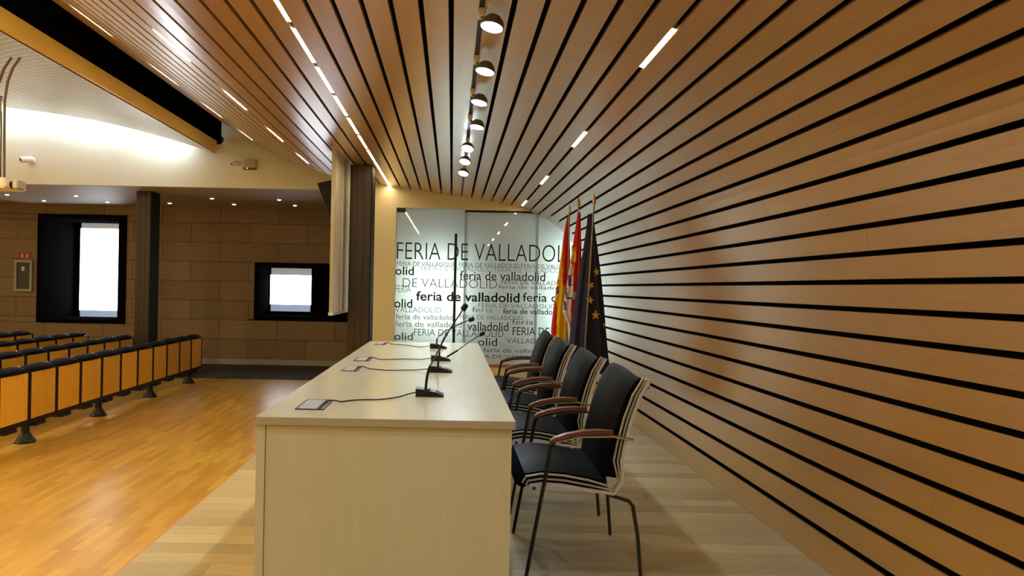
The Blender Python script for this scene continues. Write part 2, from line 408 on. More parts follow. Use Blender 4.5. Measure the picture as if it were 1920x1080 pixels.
def booth(name, h, pane, depth, lab, band=.2):
    x0, z0, x1, z1 = h; fr = .07; fw = .15; d2 = DF+depth
    m = MB()
    for a, b in (((x0, z0), (x0+fr, z1)), ((x1-fw, z0), (x1, z1)), ((x0+fr, z1-fr), (x1-fw, z1)), ((x0+fr, z0), (x1-fw, z0+fr))):
        m.box((a[0], DF-.05, a[1]), (b[0], DF+.12, b[1]))
    w_ = struct(m.build(name, 'void_black'), lab)
    i0, i1, j0, j1 = x0+fr, x1-fw, z0+fr, z1-fr; pane = (pane[0], pane[1], min(pane[2], i1), pane[3])
    MB().box((i0-.03, DF+.12, j0-.03), (i0, d2, j1+.03)).build('side_reveal', 'void_black', w_); MB().box((i1, DF+.12, j0-.03), (i1+.03, d2, j1+.03)).build('side_reveal', 'void_black', w_)
    MB().box((i0, DF+.12, j1), (i1, d2, j1+.03)).build('head_reveal', 'void_black', w_); MB().box((i0, DF+.12, j0-.03), (i1, d2, j0)).build('sill', 'void_black', w_)
    px0, pz0, px1, pz1 = pane; m = MB(); b0, b1 = max(j0, pz0-band), min(j1, pz1+band)
    for r in sub((i0-.03, j0-.03, i1+.03, j1+.03), (px0, b0, px1, b1)): m.box((r[0], d2, r[1]), (r[2], d2+.03, r[3]))
    m.build('back_panel', 'void_black', w_)
    MB().box((px0, d2+.01, pz0), (px1, d2+.03, pz1)).build('pane', 'pane_glow', w_)
    MB().box((px0+.02, d2+.012, pz1+.01), (px1, d2+.03, b1)).build('upper_glow_band', 'band_glow_grey', w_)
    MB().box((px0+.02, d2+.012, b0), (px1-.02, d2+.03, pz0-.01)).build('lower_glow_band', 'band_glow_blue', w_)
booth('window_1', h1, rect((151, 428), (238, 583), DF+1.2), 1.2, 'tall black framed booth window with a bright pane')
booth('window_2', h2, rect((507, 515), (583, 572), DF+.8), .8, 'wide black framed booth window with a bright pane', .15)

# bulkhead, soffit
struct(MB().box((XL, DB, ZS), (XR+.1, DB+.12, CH+3.3)).build('wall_bulkhead', 'plaster'), 'pale plaster bulkhead above the hall seats')
soff = struct(MB().box((XL, DB+.12, ZS), (XR+.1, DF+.1, ZS+.06)).build('ceiling_soffit', 'soffit'), 'low soffit with small downlights behind the bulkhead')
for d, xs in ((12.4, [-9.56, -8.3, -7.02, -5.75, -4.49, -3.24, -2.0]), (13.26, [-9.4, -8.14, -6.88, -5.64, -4.36, -3.15, -1.9])):
    for k, x in enumerate(reversed(xs)):
        t = empty('downlight', (x, d, ZS))
        tag(t, 'small soffit downlight, row nearer the '+('bulkhead' if d < 13 else 'far wall')+', '+ORD[k]+' from the dais', 'downlight', 'downlights in the soffit')
        MB().lathe([(.045, -.006), (.062, -.006), (.062, .0), (.045, .0)], 14).build('ring', 'grey_frame', t)
        MB().lathe([(.001, -.018), (.02, -.017), (.034, -.01), (.038, -.001), (.001, -.001)], 14).build('lens', 'down_glow', t)
# slot light that washes the bulkhead
AP = [(-3.8, 2.06), (-3.98, 2.12), (-4.4, 2.24), (-4.86, 2.36), (-5.3, 2.465), (-5.74, 2.55), (-6.5, 2.665), (-7.38, 2.75), (-8.6, 2.82), (-10, 2.86), (-13, 2.86)]
AP = resample(AP, 60)
m = MB(); vs = []; acc = 0; uvs = []
DV = 10.62
for i, (x, zz) in enumerate(AP):
    if i: acc += math.dist(AP[i-1], AP[i])
    vs += [(x, Y0, CH+zz), (x, DV, CH+zz), (x, DV, CH+zz+.02), (x, Y0, CH+zz+.02)]; uvs.append(acc)
fs = []
for i in range(len(AP)-1):
    for k in range(4): fs.append((i*4+k, i*4+(k+1) % 4, i*4+4+(k+1) % 4, i*4+4+k))
m.add(vs, fs)
vault = m.build('ceiling_vault', 'perforated_metal', None, True)
uvl = vault.data.uv_layers.new(name='UVMap')
for lp in vault.data.loops:
    vco = vault.data.vertices[lp.vertex_index]; uvl.data[lp.index].uv = (uvs[lp.vertex_index//4], vco.co.y)
struct(vault, 'vaulted perforated metal ceiling of the hall')
for k in range(7):
    x = -4.35-k*1.2; zz = next(b[1] for b in AP if b[0] <= x)
    x2 = x-1.05; z2 = next((b[1] for b in AP if b[0] <= x2), 2.86)
    t = empty('tube_lamp', (x, DV+.13, CH+zz+.10)); tag(t, 'fluorescent tube in the slot above the bulkhead, '+ORD[k]+' from the fascia', 'tube lamp', 'slot lamps over the bulkhead')
    MB().tube([(0, 0, 0), (x2-x, 0, z2-zz)], .016, 8).build('tube', 'cove_glow', t)
    MB().box((-.02, 0, -.02), (.02, DB-DV-.13, .02)).build('wall_bracket', 'white_plastic', t)
# fascia board and dark void
XF = -3.8
fas = struct(MB().box((XF, Y0, CH+2.07), (XF+.04, DB-.45, CH+2.245)).build('trim_2', 'fascia_wood'), 'yellow timber fascia along the edge of the vault')
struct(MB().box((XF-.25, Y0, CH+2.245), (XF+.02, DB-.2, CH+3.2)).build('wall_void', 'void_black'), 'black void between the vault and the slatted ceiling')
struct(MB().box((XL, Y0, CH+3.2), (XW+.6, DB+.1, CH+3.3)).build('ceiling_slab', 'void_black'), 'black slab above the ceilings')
# enclosing walls
struct(MB().box((XL-.1, Y0, HF-.1), (XL, DF+.1, CH+3.3)).build('wall_left', 'plaster'))
struct(MB().box((XL, Y0-.1, HF-.1), (XW+.6, Y0, CH+3.3)).build('wall_front', 'tan_paint'))

# ------------------------------------------------------------------ glass end wall of the dais
G = DE+.03
def ex(px, py=540): return at(px, py, G)
xt0, xt1 = ex(699).x, ex(741).x; zg0 = ex(910, 683).z; zgd = ex(800, 391).z; zgr = ex(940, 399).z
endw = MB().box((xt0, DE-.01, 0), (xt1, DE+.14, CH+1.52))
wall_end = struct(endw.build('wall_end', 'tan_paint'), 'tan end wall beside the printed glass')
hz = MB().box((xt1, DE-.01, zgd), (ex(870).x, DE+.12, CH+1.48)).box((ex(870).x, DE-.01, zgr+.03), (XW+.3, DE+.12, CH+1.44))
hz.build('header', 'tan_paint', wall_end)
struct(MB().box((xt1, DE-.012, 0), (XW+.35, DE+.12, zg0-.03)).build('baseboard_end', 'tan_paint'))
struct(MB().box((xt1, DE-.03, zg0-.03), (XW+.35, DE+.13, zg0)).build('trim_3', 'rail_wood'), 'thin orange timber rail under the glass')
side = MB().box((ex(686).x, G, 0), (xt0, G+.012, CH+1.5)).build('window_3', 'frosted_glass'); struct(side, 'narrow frosted sidelight between pillar and tan wall')
xj1, xj2 = ex(870).x, ex(1008).x
gd = MB().box((xt1+.006, G, zg0+.004), (xj1-.004, G+.012, zgd-.006)).build('door_1', 'frosted_glass'); struct(gd, 'frosted glass door printed with lettering')
gp = MB().box((xj1+.004, G+.004, zg0+.004), (xj2-.003, G+.016, zgr)).build('window_4', 'frosted_glass'); struct(gp, 'frosted glass panel printed with overlapping lettering')
gq = MB().box((xj2+.003, G+.004, zg0+.004), (XW+.34, G+.016, zgr)).build('window_5', 'frosted_glass'); struct(gq, 'frosted glass panel behind the flags')
MB().box((xj1-.004, G+.018, zgr-.02), (XW+.34, G+.03, zgr+.06)).build('top_seal', 'black_plastic', gp)
MB().box((xt1, G+.018, zgd-.02), (xj1, G+.03, zgd+.04)).build('top_seal', 'grey_frame', gd)
MB().box((xj1-.012, G+.02, zg0), (xj1+.012, G+.03, zgr)).build('joint_seal', 'grey_frame', gp)
MB().box((xj2-.01, G+.02, zg0), (xj2+.01, G+.03, zgr)).build('joint_seal', 'white_edge', gq)
MB().box((xt1-.01, G+.016, zg0), (xt1+.014, G+.03, zgd)).build('joint_seal', 'grey_frame', gd)
MB().box((xt1+.006, G-.01, zgd-.06), (xt1+.13, G+.02, zgd-.006)).build('hinge_plate', 'black_plastic', gd)
for o in (side, gd, gp, gq): film(o)
# long bronze pull handle on the door
hd = empty('door_handle', (0, 0, 0)); hd.parent = gd
a = at(855, 438, G-.06); 
MB().tube([(a.x, G-.06, a.z), (a.x-.005, G-.06, .42)], .019, 12).build('bar', 'handle_bronze', hd)
for z in (a.z-.15, .6): MB().tube([(a.x-.003, G-.06, z), (a.x-.003, G, z)], .01, 8).build('standoff', 'handle_bronze', hd)
def text(s, x0, x1, y0, y1, mat, par, bold=0.0, lift=.004):
    """x0..x1 / y0 top .. y1 baseline: printed line on the glass"""
    cu = bpy.data.curves.new('t', 'FONT'); cu.body = s; cu.size = 1; cu.offset = bold; cu.resolution_u = 3
    t = bpy.data.objects.new('t', cu); C.objects.link(t)
    bpy.context.view_layer.update()
    me = bpy.data.meshes.new_from_object(t.evaluated_get(bpy.context.evaluated_depsgraph_get()))
    bpy.data.objects.remove(t); bpy.data.curves.remove(cu)
    xs = [v.co.x for v in me.vertices]; mnx, mxx = min(xs), max(xs)
    cap = .695
    A = at(x0, y1, G); B = at(x1, y1+(x1-x0)*TH, G); T = at(x0, y0, G)
    for v in me.vertices:
        fx = (v.co.x-mnx)/(mxx-mnx)
        v.co = (A.x+(B.x-A.x)*fx, G-lift, A.z+(T.z-A.z)*v.co.y/cap)
    me.materials.clear(); me.materials.append(M[mat]); me.name = 'lettering'
    o = bpy.data.objects.new('lettering', me); C.objects.link(o); o.parent = par
    return o
K, D_, MD, LG = 'print_black', 'print_dark', 'print_mid', 'print_light'
text('FERIA DE VALLADOLID', 744, 1092, 453, 486, K, gd, -.012)
text('FERIA DE VALLADOLID FERIA DE VALLADOLID FERIA DE VALLADOLID', 744, 1090, 490, 498, MD, gd, 0, .003)
text('FERIA DE VALLADOLID FERIA DE VALLADOLID', 790, 1060, 498, 507, LG, gd, -.01, .002)
text('olid', 741, 776, 499, 515, K, gd, .012)
text('feria de valladolid', 862, 1022, 508, 524, D_, gp, .008)
text('DE VALLADOLID', 755, 932, 521, 538, MD, gd, -.012, .003)
text('FERIA DE VALLADOLID', 940, 1072, 525, 533, MD, gp, 0, .003)
text('feria de valladolid', 935, 1060, 534, 541, MD, gp, 0, .003)
text('FERIA', 741, 770, 534, 548, MD, gd, -.012, .003)
text('feria de valladolid', 780, 974, 546, 563, K, gd, .02)
text('feria de valladolid', 980, 1160, 549, 565, K, gp, .008)
text('olid', 739, 773, 560, 576, K, gd, .012)
text('FERIA DE VALLADOLID', 897, 1042, 568, 576, MD, gp, -.01, .003)
text('VALLADOLID', 741, 827, 575, 585, MD, gd, -.008, .003)
text('feria', 885, 924, 575, 585, LG, gp, 0, .003)
text('feria de valladolid', 943, 1050, 578, 588, D_, gp, .01)
text('feria de valladolid', 742, 850, 588, 598, MD, gd, 0, .003)
text('FERIA DE VALLADOLID', 862, 980, 590, 598, MD, gp, -.005, .003)
text('feria de valladolid', 741, 866, 601, 612, LG, gd, 0, .003)
text('valladolid', 876, 953, 603, 619, D_, gp, .01)
text('feria', 960, 1000, 598, 608, MD, gp, 0, .003)
text('FERIA DE VALLADOLID', 776, 944, 616, 629, MD, gd, -.004, .003)
text('FERIA DE', 961, 1030, 613, 628, D_, gp, .004)
text('olid', 739, 774, 623, 637, D_, gd, .006)
text('olid', 896, 932, 633, 648, D_, gp, .004)
text('VALLADOLID', 950, 1040, 634, 643, MD, gp, 0, .003)
text('feria de valladolid', 906, 1030, 652, 660, MD, gp, 0, .003)
text('FERIA DE VALLADOLID', 880, 1040, 664, 671, MD, gp, 0, .003)
# lobby behind the glass, with two added light boxes that make it glow
lob = MB().box((xt0-.19, DE+2.6, 0), (XW+.5, DE+2.7, 2.9)).box((xt0-.19, DE+.2, 0), (xt0-.14, DE+2.7, 2.9)).box((XW+.5, DE+.1, 0), (XW+.6, DE+2.7, 2.9)).box((xt0-.19, DE+.14, 2.85), (XW+.6, DE+2.7, 2.95)).box((xt0-.19, DE+.2, -.1), (XW+.6, DE+2.7, 0))
struct(lob.build('wall_lobby', 'room_white'), 'white lobby behind the frosted glass')
lp = tag(MB().box((-.52, DE+.33, .65), (.10, DE+.41, 1.70), bev=.01).build('added_backlight', 'backlight_glow'), 'added white light box backlighting the frosted glass door', 'light box')
lp2 = tag(MB().box((1.46, DE+.33, .45), (1.9, DE+.41, 1.95), bev=.01).build('added_backlight', 'backlight_glow'), 'added white light box backlighting the glass panel at the flags', 'light box')

# ------------------------------------------------------------------ pillars, hanging white panel, loudspeaker
def pillar(name, x0, x1, y0, y1, z0, z1, lab):
    t = empty(name, ((x0+x1)/2, (y0+y1)/2, z0)); tag(t, lab, 'pillar')
    cx, cy = (x0+x1)/2, (y0+y1)/2
    MB().box((x0-cx, y0-cy, 0), (x1-cx, y1-cy, z1-z0)).build('core', 'pillar_wood', t)
    n = 3
    for k in range(n):   # veneer boards on the face
        a = x0-cx+(x1-x0)*k/n; b = x0-cx+(x1-x0)*(k+1)/n
        MB().box((a+.002, y0-cy-.012, .06), (b-.002, y0-cy, z1-z0-.01)).build('veneer_board', 'pillar_wood', t)
    MB().box((x1-cx, y0-cy-.008, .0), (x1-cx+.012, y1-cy, z1-z0-.01)).build('edge_strip', 'black_matte', t)
    MB().box((x0-cx-.01, y0-cy-.016, 0), (x1-cx+.014, y0-cy, .06)).build('plinth', 'black_matte', t)
    return t
pillar('timber_pillar', -1.226, -.975, 7.9, 8.2, 0, CH+1.43, 'dark brown veneered pillar standing at the far end of the table')
pillar('timber_pillar', at(254, 500, 11.6).x, at(281, 500, 11.6).x, 11.6, 11.93, HF, ZS, 'dark brown pillar rising behind the rows of hall seats')
hp = empty('hanging_panel', (-1.32, 7.87, .93)); tag(hp, 'tall white panel hanging from the slatted ceiling beside the dark pillar', 'panel')
zt = CH+1.50-.93
MB().box((-.018, -.55, .02), (.018, .56, zt)).build('sheet', 'white_panel', hp)
for a, b in ((-.57, -.55), (.56, .58)): MB().box((-.019, a, .02), (.019, b, zt)).build('edge_rail', 'cream_edge', hp)
MB().box((-.026, -.58, -.012), (.026, .59, .02)).build('bottom_rail', 'white_edge', hp)
MB().box((.018, -.03, .02), (.026, .03, zt)).build('centre_batten', 'white_panel', hp)
sp = empty('loudspeaker', at(612, 372, 8.3)); tag(sp, 'black tilted loudspeaker hung under the ceiling behind the white hanging panel', 'loudspeaker')
m = MB().prism([(-.09, .17), (.2, .24), (.2, -.24), (.06, -.22)], 'y', -.12, .14); m.build('cabinet', 'black_matte', sp)
MB().prism([(-.096, .165), (-.086, .168), (.055, -.215), (.045, -.21)], 'y', -.105, .125).build('grille', 'black_plastic', sp)
MB().tube([(.12, 0, .2), (.12, 0, .395)], .015, 8).build('bracket', 'black_plastic', sp)

# ------------------------------------------------------------------ ceiling strip lights and track spots
def strips(s_, y_list, ln, lab, grp, glow='strip_glow'):
    for k, y in enumerate(reversed(list(y_list))):
        p = prof(s_); nn = pnorm(s_); tn = Vector((nn.y, -nn.x))
        t = empty('strip_light', (p.x, y, p.y)); tag(t, lab+', '+ORD[k]+' from the glass end', 'strip light', grp)
        def q(a, b): v = tn*a+nn*b; return (v.x, v.y)
        MB().prism([q(-.0115, .004), q(.0115, .004), q(.0115, .012), q(-.0115, .012)], 'y', 0, ln).build('diffuser', glow, t)
        MB().prism([q(-.0125, .012), q(.0125, .012), q(.0125, .05), q(-.0125, .05)], 'y', -.01, ln+.01).build('housing', 'grey_frame', t)
def dep(s_, px, py): return (prof(s_).y-CH)/ray(px, py)[1]
y0 = dep(s_row3, 600, 130); y1 = dep(s_row3, 727.7, 339.6); per = (y1-y0)/7
strips(s_row3, [y0+per*k for k in range(-5, 8)], per*.82, 'warm strip light in the near-continuous ceiling row', 'strip lights in the long ceiling row')
y0 = dep(s_rowr, 1265, 60); y1 = dep(s_rowr, 987, 378); per = (y1-y0)/3
strips(s_rowr, [y0+per*k for k in range(-1, 4)], per*.25, 'short warm strip light above the chairs', 'widely spaced strip lights above the chairs')
y0 = dep(s_row2, 300, 65); y1 = dep(s_row2, 568, 293); per = (y1-y0)/3
strips(s_row2, [y0+per*k for k in range(-2, 4)], per*.39, 'strip light in the second row from the black void', 'inner sloping row of strip lights', 'strip_glow_bright')
y0 = dep(s_row1, 145, 20); y1 = dep(s_row1, 453, 250); per = (y1-y0)/3
strips(s_row1, [y0+per*k for k in range(-2, 4)], per*.39, 'strip light in the row beside the black void', 'outer row of strip lights beside the void', 'strip_glow_bright')
pt = prof(s_track); nt_ = pnorm(s_track)
tr = tag(MB().box((pt.x-.0125, .3, pt.y+.004), (pt.x+.0125, DE-.1, pt.y+.03)).build('lighting_track', 'black_plastic'), 'black lighting track recessed in the ceiling gap above the table', 'lighting track')
spots = [(923, 47), (910, 131), (899, 190), (895, 236), (877, 277), (872, 302), (869, 324)]
zh = pt.y-.085
spots = [(None, 2.42), (None, 1.8), (None, 1.18), (None, .56)]+spots   # unseen spotlights added over the camera to light the table end
for i, (sx, sy) in enumerate(spots):
    if sx is None: d = sy; hx = pt.x+.045
    else: a, b = ray(sx, sy); d = (zh-CH)/b; hx = a*d
    t = empty('track_spotlight', (pt.x, d, pt.y)); tag(t, 'glowing cool white track spotlight above the table, '+ORD[10-i if i > 3 else 7+i]+' from the glass end', 'spotlight', 'spotlights on the ceiling track')
    MB().box((-.017, .02, -.03), (.017, .085, .006), bev=.003).build('adapter', 'white_plastic', t)
    dx = hx-pt.x
    MB().tube([(0, .05, -.03), (dx*.4, .035, -.05), (dx, .012, -.06)], .008, 8).build('arm', 'spot_body', t)
    tilt = Matrix.Translation((dx, 0, -.085)) @ Matrix.Rotation(math.radians(-5 if i < 8 else -22), 4, 'X') @ Matrix.Rotation(math.radians(12), 4, 'Y')
    MB().lathe([(.012, .045), (.03, .04), (.048, .02), (.056, 0), (.056, -.012), (.051, -.012), (.051, -.004), (.01, .0)], 24, mat=tilt).build('head', 'spot_body', t, True)
    MB().lathe([(.0005, -.007), (.05, -.007), (.05, -.003), (.0005, -.003)], 24, mat=tilt).build('lens', 'spot_glow', t)
    l = bpy.data.lights.new('spot_beam', 'SPOT'); l.energy = 17 if i < 8 else 40; l.color = COOL; l.spot_size = math.radians(118); l.spot_blend = .7; l.shadow_soft_size = .03
    lo = bpy.data.objects.new('spot_beam', l); C.objects.link(lo); lo.location = Vector((pt.x, d, pt.y))+tilt @ Vector((0, 0, -.022))
    lo.rotation_euler = tilt.to_euler()

# ------------------------------------------------------------------ table
ZT = .76; TX0, TX1, TY0, TY1 = -.716, .245, 2.455, 5.92
tb = empty('conference_table', ((TX0+TX1)/2, (TY0+TY1)/2, 0)); tag(tb, 'long pale maple conference table on the dais carrying four microphones', 'table')
cx, cy = tb.location.x, tb.location.y
MB().box((TX0-cx, TY0-cy, ZT-.03), (TX1-cx, TY1-cy, ZT), bev=.0015).build('table_top', 'table_top', tb)
MB().box((TX0+.004-cx, TY0+.01-cy, 0), (TX0+.036-cx, TY1-.01-cy, ZT-.031)).build('front_panel', 'table_maple', tb)
for yy in (TY0+.014, (TY0+TY1)/2, TY1-.042):
    MB().box((TX0+.0385-cx, yy-cy, 0), (TX1-.012-cx, yy+.028-cy, ZT-.0335)).build('end_panel', 'table_maple', tb)
def plate(p):
    a, b, c, d = [onz(x, y, ZT) for x, y in p]
    x0 = (a.x+d.x)/2; x1 = (b.x+c.x)/2; y0 = a.y; y1 = d.y
    t = empty('cable_port', ((x0+x1)/2, (y0+y1)/2, ZT)); tag(t, 'grey cable port plate set in the table top, '+ORD[plates.index(p)]+' from the open end panel', 'cable port', 'cable ports in the table top')
    hx, hy = (x1-x0)/2, (y1-y0)/2
    MB().box((-hx, -hy, 0), (hx, -hy+.006, .004)).box((-hx, hy-.006, 0), (hx, hy, .004)).box((-hx, -hy+.006, 0), (-hx+.006, hy-.006, .004)).box((hx-.006, -hy+.006, 0), (hx, hy-.006, .004)).build('rim', 'black_plastic', t)
    MB().box((-hx+.006, -hy+.006, 0), (hx*.45, hy-.006, .0035)).build('lid', 'grey_plate', t)
    MB().box((hx*.45, -hy+.006, 0), (hx*.8, hy-.006, .0025)).build('slot', 'black_matte', t)
    MB().box((hx*.8, -hy+.006, 0), (hx-.006, hy-.006, .0035)).build('lip', 'grey_plate', t)
    return Vector((x0+(x1-x0)*.8, (y0+y1)/2, ZT+.004))
plates = [[(554, 768), (610, 768), (625, 750), (575, 750)], [(641, 696), (671, 696), (680, 687), (650, 687)], [(664, 677), (693, 677), (700, 670), (671, 670)], [(702, 646.5), (722, 646.5), (727, 642.5), (707, 642.5)]]
mics = [((779, 832, 744), [(798, 728), (803, 696), (818, 665), (841, 622), (871, 576)]), ((804, 848, 698.5), [(821, 687), (823, 668), (829, 640), (848, 614), (884, 599)]),
        ((808, 845, 677), [(838, 672), (858, 657), (880, 641), (904, 626)]), ((806, 838, 653.5), [(819, 645), (820, 635), (830, 624), (850, 613)])]
for i, (pl, (mb, neck)) in enumerate(zip(plates, mics)):
    start = plate(pl)
    x0, x1, yb = mb; a = onz(x0, yb, ZT); b = onz(x1, yb, ZT); L = b.x-a.x; wd = L*.62
    t = empty('gooseneck_microphone', (a.x+L/2, a.y+wd/2, ZT))
    tag(t, ['black gooseneck microphone at the table end beside the largest cable port', 'black gooseneck microphone with a steeply bent neck, second along the table', 'black gooseneck microphone whose straight neck leans low towards the chairs', 'black gooseneck microphone nearest the glass door end of the table'][i], 'microphone')
    h = L*.28
    m = MB().prism([(-L/2, 0), (L/2, 0), (L/2, h*.18), (L*.2, h*.62), (-L*.28, h*.95), (-L/2, h)], 'y', -wd/2, wd/2); m.build('base', 'black_plastic', t)
    MB().box((-L*.3, -wd*.3, h*.82), (L*.02, wd*.3, h*.93)).build('button_panel', 'dark_metal', t)
    d0 = a.y+wd*.4; P = [at(px, py, d0)-t.location for px, py in neck]
    P[0].z = h*.75
    # densify
    Q = []
    for j in range(len(P)-1):
        p0, p1, p2, p3 = P[max(j-1, 0)], P[j], P[j+1], P[min(j+2, len(P)-1)]
        for kk in range(6):
            u = kk/6; Q.append(.5*((2*p1)+(p2-p0)*u+(2*p0-5*p1+4*p2-p3)*u*u+(3*p1-p0-3*p2+p3)*u**3))
    Q.append(P[-1]); nq = len(Q)
    MB().tube(Q[:nq//3+1], [.0085, *[.0065]*(nq//3)], 10).build('stem', 'black_plastic', t, True)
    MB().tube(Q[nq//3:], .0032, 8).build('gooseneck', 'dark_metal', t, True)
    e = (Q[-1]-Q[-2]).normalized()
    MB().tube([Q[-1]-e*.018, Q[-1]-e*.014, Q[-1]+e*.012, Q[-1]+e*.018], [.007, .0125, .0125, .006], 12).build('capsule', 'black_matte', t, True)
    # cable
    end = Vector((a.x+.004, a.y+wd*.5, ZT+h*.45))
    cpts = []
    for kk in range(25):
        u = kk/24; p = start.lerp(end, u); wob = math.sin(u*math.pi)
        p.y += wob*.035*math.sin(u*7+i*1.7); zlift = .004 if u < .8 else .004+(u-.8)/.2*(h*.45-.004)
        p.z = ZT+zlift+ (.012*math.sin(min(1, u/.15)*math.pi) if u < .15 else 0); cpts.append(p)
    base = start.copy(); base.z = ZT
    cb = tag(MB().tube([p-base for p in cpts], .003, 6).build('microphone_cable', 'black_plastic', None, True), ['black cable running from the largest cable port to the microphone at the table end', 'black wavy cable to the microphone with the steeply bent neck', 'black cable to the microphone whose neck leans low towards the chairs', 'black cable to the microphone nearest the glass door'][i], 'cable')
    cb.location = base

# ------------------------------------------------------------------ chairs
def chair_mesh():
    root = empty('armchair', (0, 0, 0)); W = .265     # half width
    # side profile (x away from the table, z), seat then back
    seat = [(.325, .395), (.31, .425), (.33, .455), (.40, .468), (.50, .462), (.60, .445), (.68, .432)]
    back = [(.675, .45), (.685, .52), (.70, .60), (.725, .70), (.76, .80), (.80, .868), (.815, .885)]
    def slab(path, th, name, mat, cushion, topround=False):
        N = len(path); J = 10; vs = []
        for i, (x, z) in enumerate(path):
            a = path[max(i-1, 0)]; b = path[min(i+1, N-1)]; t = Vector((b[0]-a[0], b[1]-a[1])).normalized(); nn = Vector((-t.y, t.x))
            for side in (0, 1):
                for j in range(J+1):
                    u = -1+2*j/J; q = 1-abs(u)**4
                    wv = (W-.012)*u
                    off = (cushion*q if side == 0 else -th)
                    dz = 0
                    if topround and i == N-1: dz = -.012*u*u
                    if topround and i == N-2: dz = -.004*u*u
                    vs.append((x+nn.x*off, wv, z+nn.y*off+dz))
        fs = []; R = 2*(J+1)
        for i in range(N-1):
            for j in range(J):
                fs.append((i*R+j, i*R+j+1, i*R+R+j+1, i*R+R+j)); fs.append((i*R+J+1+j+1, i*R+J+1+j, i*R+R+J+1+j, i*R+R+J+1+j+1))
            fs.append((i*R, i*R+R, i*R+R+J+1, i*R+J+1)); fs.append((i*R+J, i*R+J+1+J, i*R+R+J+1+J, i*R+R+J))
        for i in (0, N-1):
            for j in range(J): fs.append((i*R+j, i*R+j+1, i*R+J+2+j, i*R+J+1+j))
        return MB().add(vs, fs).build(name, mat, root, True)
    slab(seat, .055, 'seat', 'fabric', .03)
    slab(back, .062, 'backrest', 'fabric', .028, True)
    full = seat[1:]+[(.735, .432)]
    def offs(path, o):
        out = []
        for i, (x, z) in enumerate(path):
            a = path[max(i-1, 0)]; b = path[min(i+1, len(path)-1)]; t = Vector((b[0]-a[0], b[1]-a[1])).normalized()
            out.append((x+t.y*o, z-t.x*o))
        return out
    for sgn in (-1, 1):
        y = sgn*W
        # layered pale edges: two laths under the seat that sweep up behind the back
        for k, (o, mt) in enumerate(((.010, 'cream_edge'), (.030, 'cream_edge'), (.052, 'white_edge'))):
            pth = offs(seat[1:-1], o)+[(.70+o*.25, .415-o*.7), (.725+o*.45, .435), ]+[(x+.016+o*.8, z) for x, z in back[1:-1]]+[(.828+o*.62, .884-o*.35)]
            vs = []; N = len(pth); hw = .005
            for i, (x, z) in enumerate(pth):
                a = pth[max(i-1, 0)]; b = pth[min(i+1, N-1)]; t = Vector((b[0]-a[0], b[1]-a[1])).normalized(); nn = Vector((-t.y, t.x))*(.0034, .0034, .0068)[k]
                vs += [(x-nn.x, y-hw, z-nn.y), (x+nn.x, y-hw, z+nn.y), (x+nn.x, y+hw, z+nn.y), (x-nn.x, y+hw, z-nn.y)]
            fs = [(0, 1, 2, 3), (N*4-1, N*4-2, N*4-3, N*4-4)]
            for i in range(N-1):
                for q in range(4): fs.append((i*4+q, i*4+(q+1) % 4, i*4+4+(q+1) % 4, i*4+4+q))
            MB().add(vs, fs).build('edge_lath', mt, root)
        # front leg up to the arm, rear leg
        MB().tube([(.338, y*1.06, .004), (.372, y*1.05, .2), (.418, y*1.04, .46), (.437, y*1.04, .575), (.452, y*1.04, .598)], .0085, 8).build('leg', 'dark_metal', root, True)
        MB().tube([(.70, y*.9, .365), (.775, y*1.02, .35), (.792, y*1.03, .33), (.815, y*1.04, .2), (.832, y*1.05, .004)], .0085, 8).build('leg', 'dark_metal', root, True)
        MB().tube([(.452, y*1.04, .598), (.56, y*1.04, .624), (.70, y*1.04, .628), (.79, y*1.02, .612)], .007, 8).build('arm_rail', 'chrome', root, True)
        am = MB(); pth = [(.432, .592), (.45, .606), (.50, .624), (.57, .638), (.64, .643), (.70, .64)]; vs = []
        for i, (x, z) in enumerate(pth):
            hw = .02 if 0 < i < len(pth)-1 else .012
            vs += [(x, y*1.04-hw, z-.006), (x, y*1.04-hw*.8, z+.012), (x, y*1.04+hw*.8, z+.012), (x, y*1.04+hw, z-.006)]
        N = len(pth); fs = [(0, 1, 2, 3), (N*4-1, N*4-2, N*4-3, N*4-4)]
        for i in range(N-1):
            for q in range(4): fs.append((i*4+q, i*4+(q+1) % 4, i*4+4+(q+1) % 4, i*4+4+q))
        am.add(vs, fs).build('armrest', 'arm_wood', root, True)
    for x, z in ((.37, .395), (.70, .37)):
        MB().tube([(x, -W, z), (x, W, z)], .008, 8).build('cross_rail', 'dark_metal', root)
    return root
ch = chair_mesh()
labs = ['black upholstered armchair with wooden arms, at the table end farthest from the flags', 'black upholstered armchair, second along the table from the open end panel', 'black upholstered armchair, second along the table from the glass end wall', 'black upholstered armchair at the table end next to the glass wall and flags']
for i in range(4):
    c = ch if i == 0 else copy_tree(ch)
    c.location = ((0, .005, -.005, .01)[i], 3.125+.84*i, 0); c.rotation_euler = (0, 0, 0)
    tag(c, labs[i], 'chair', 'armchairs along the table')

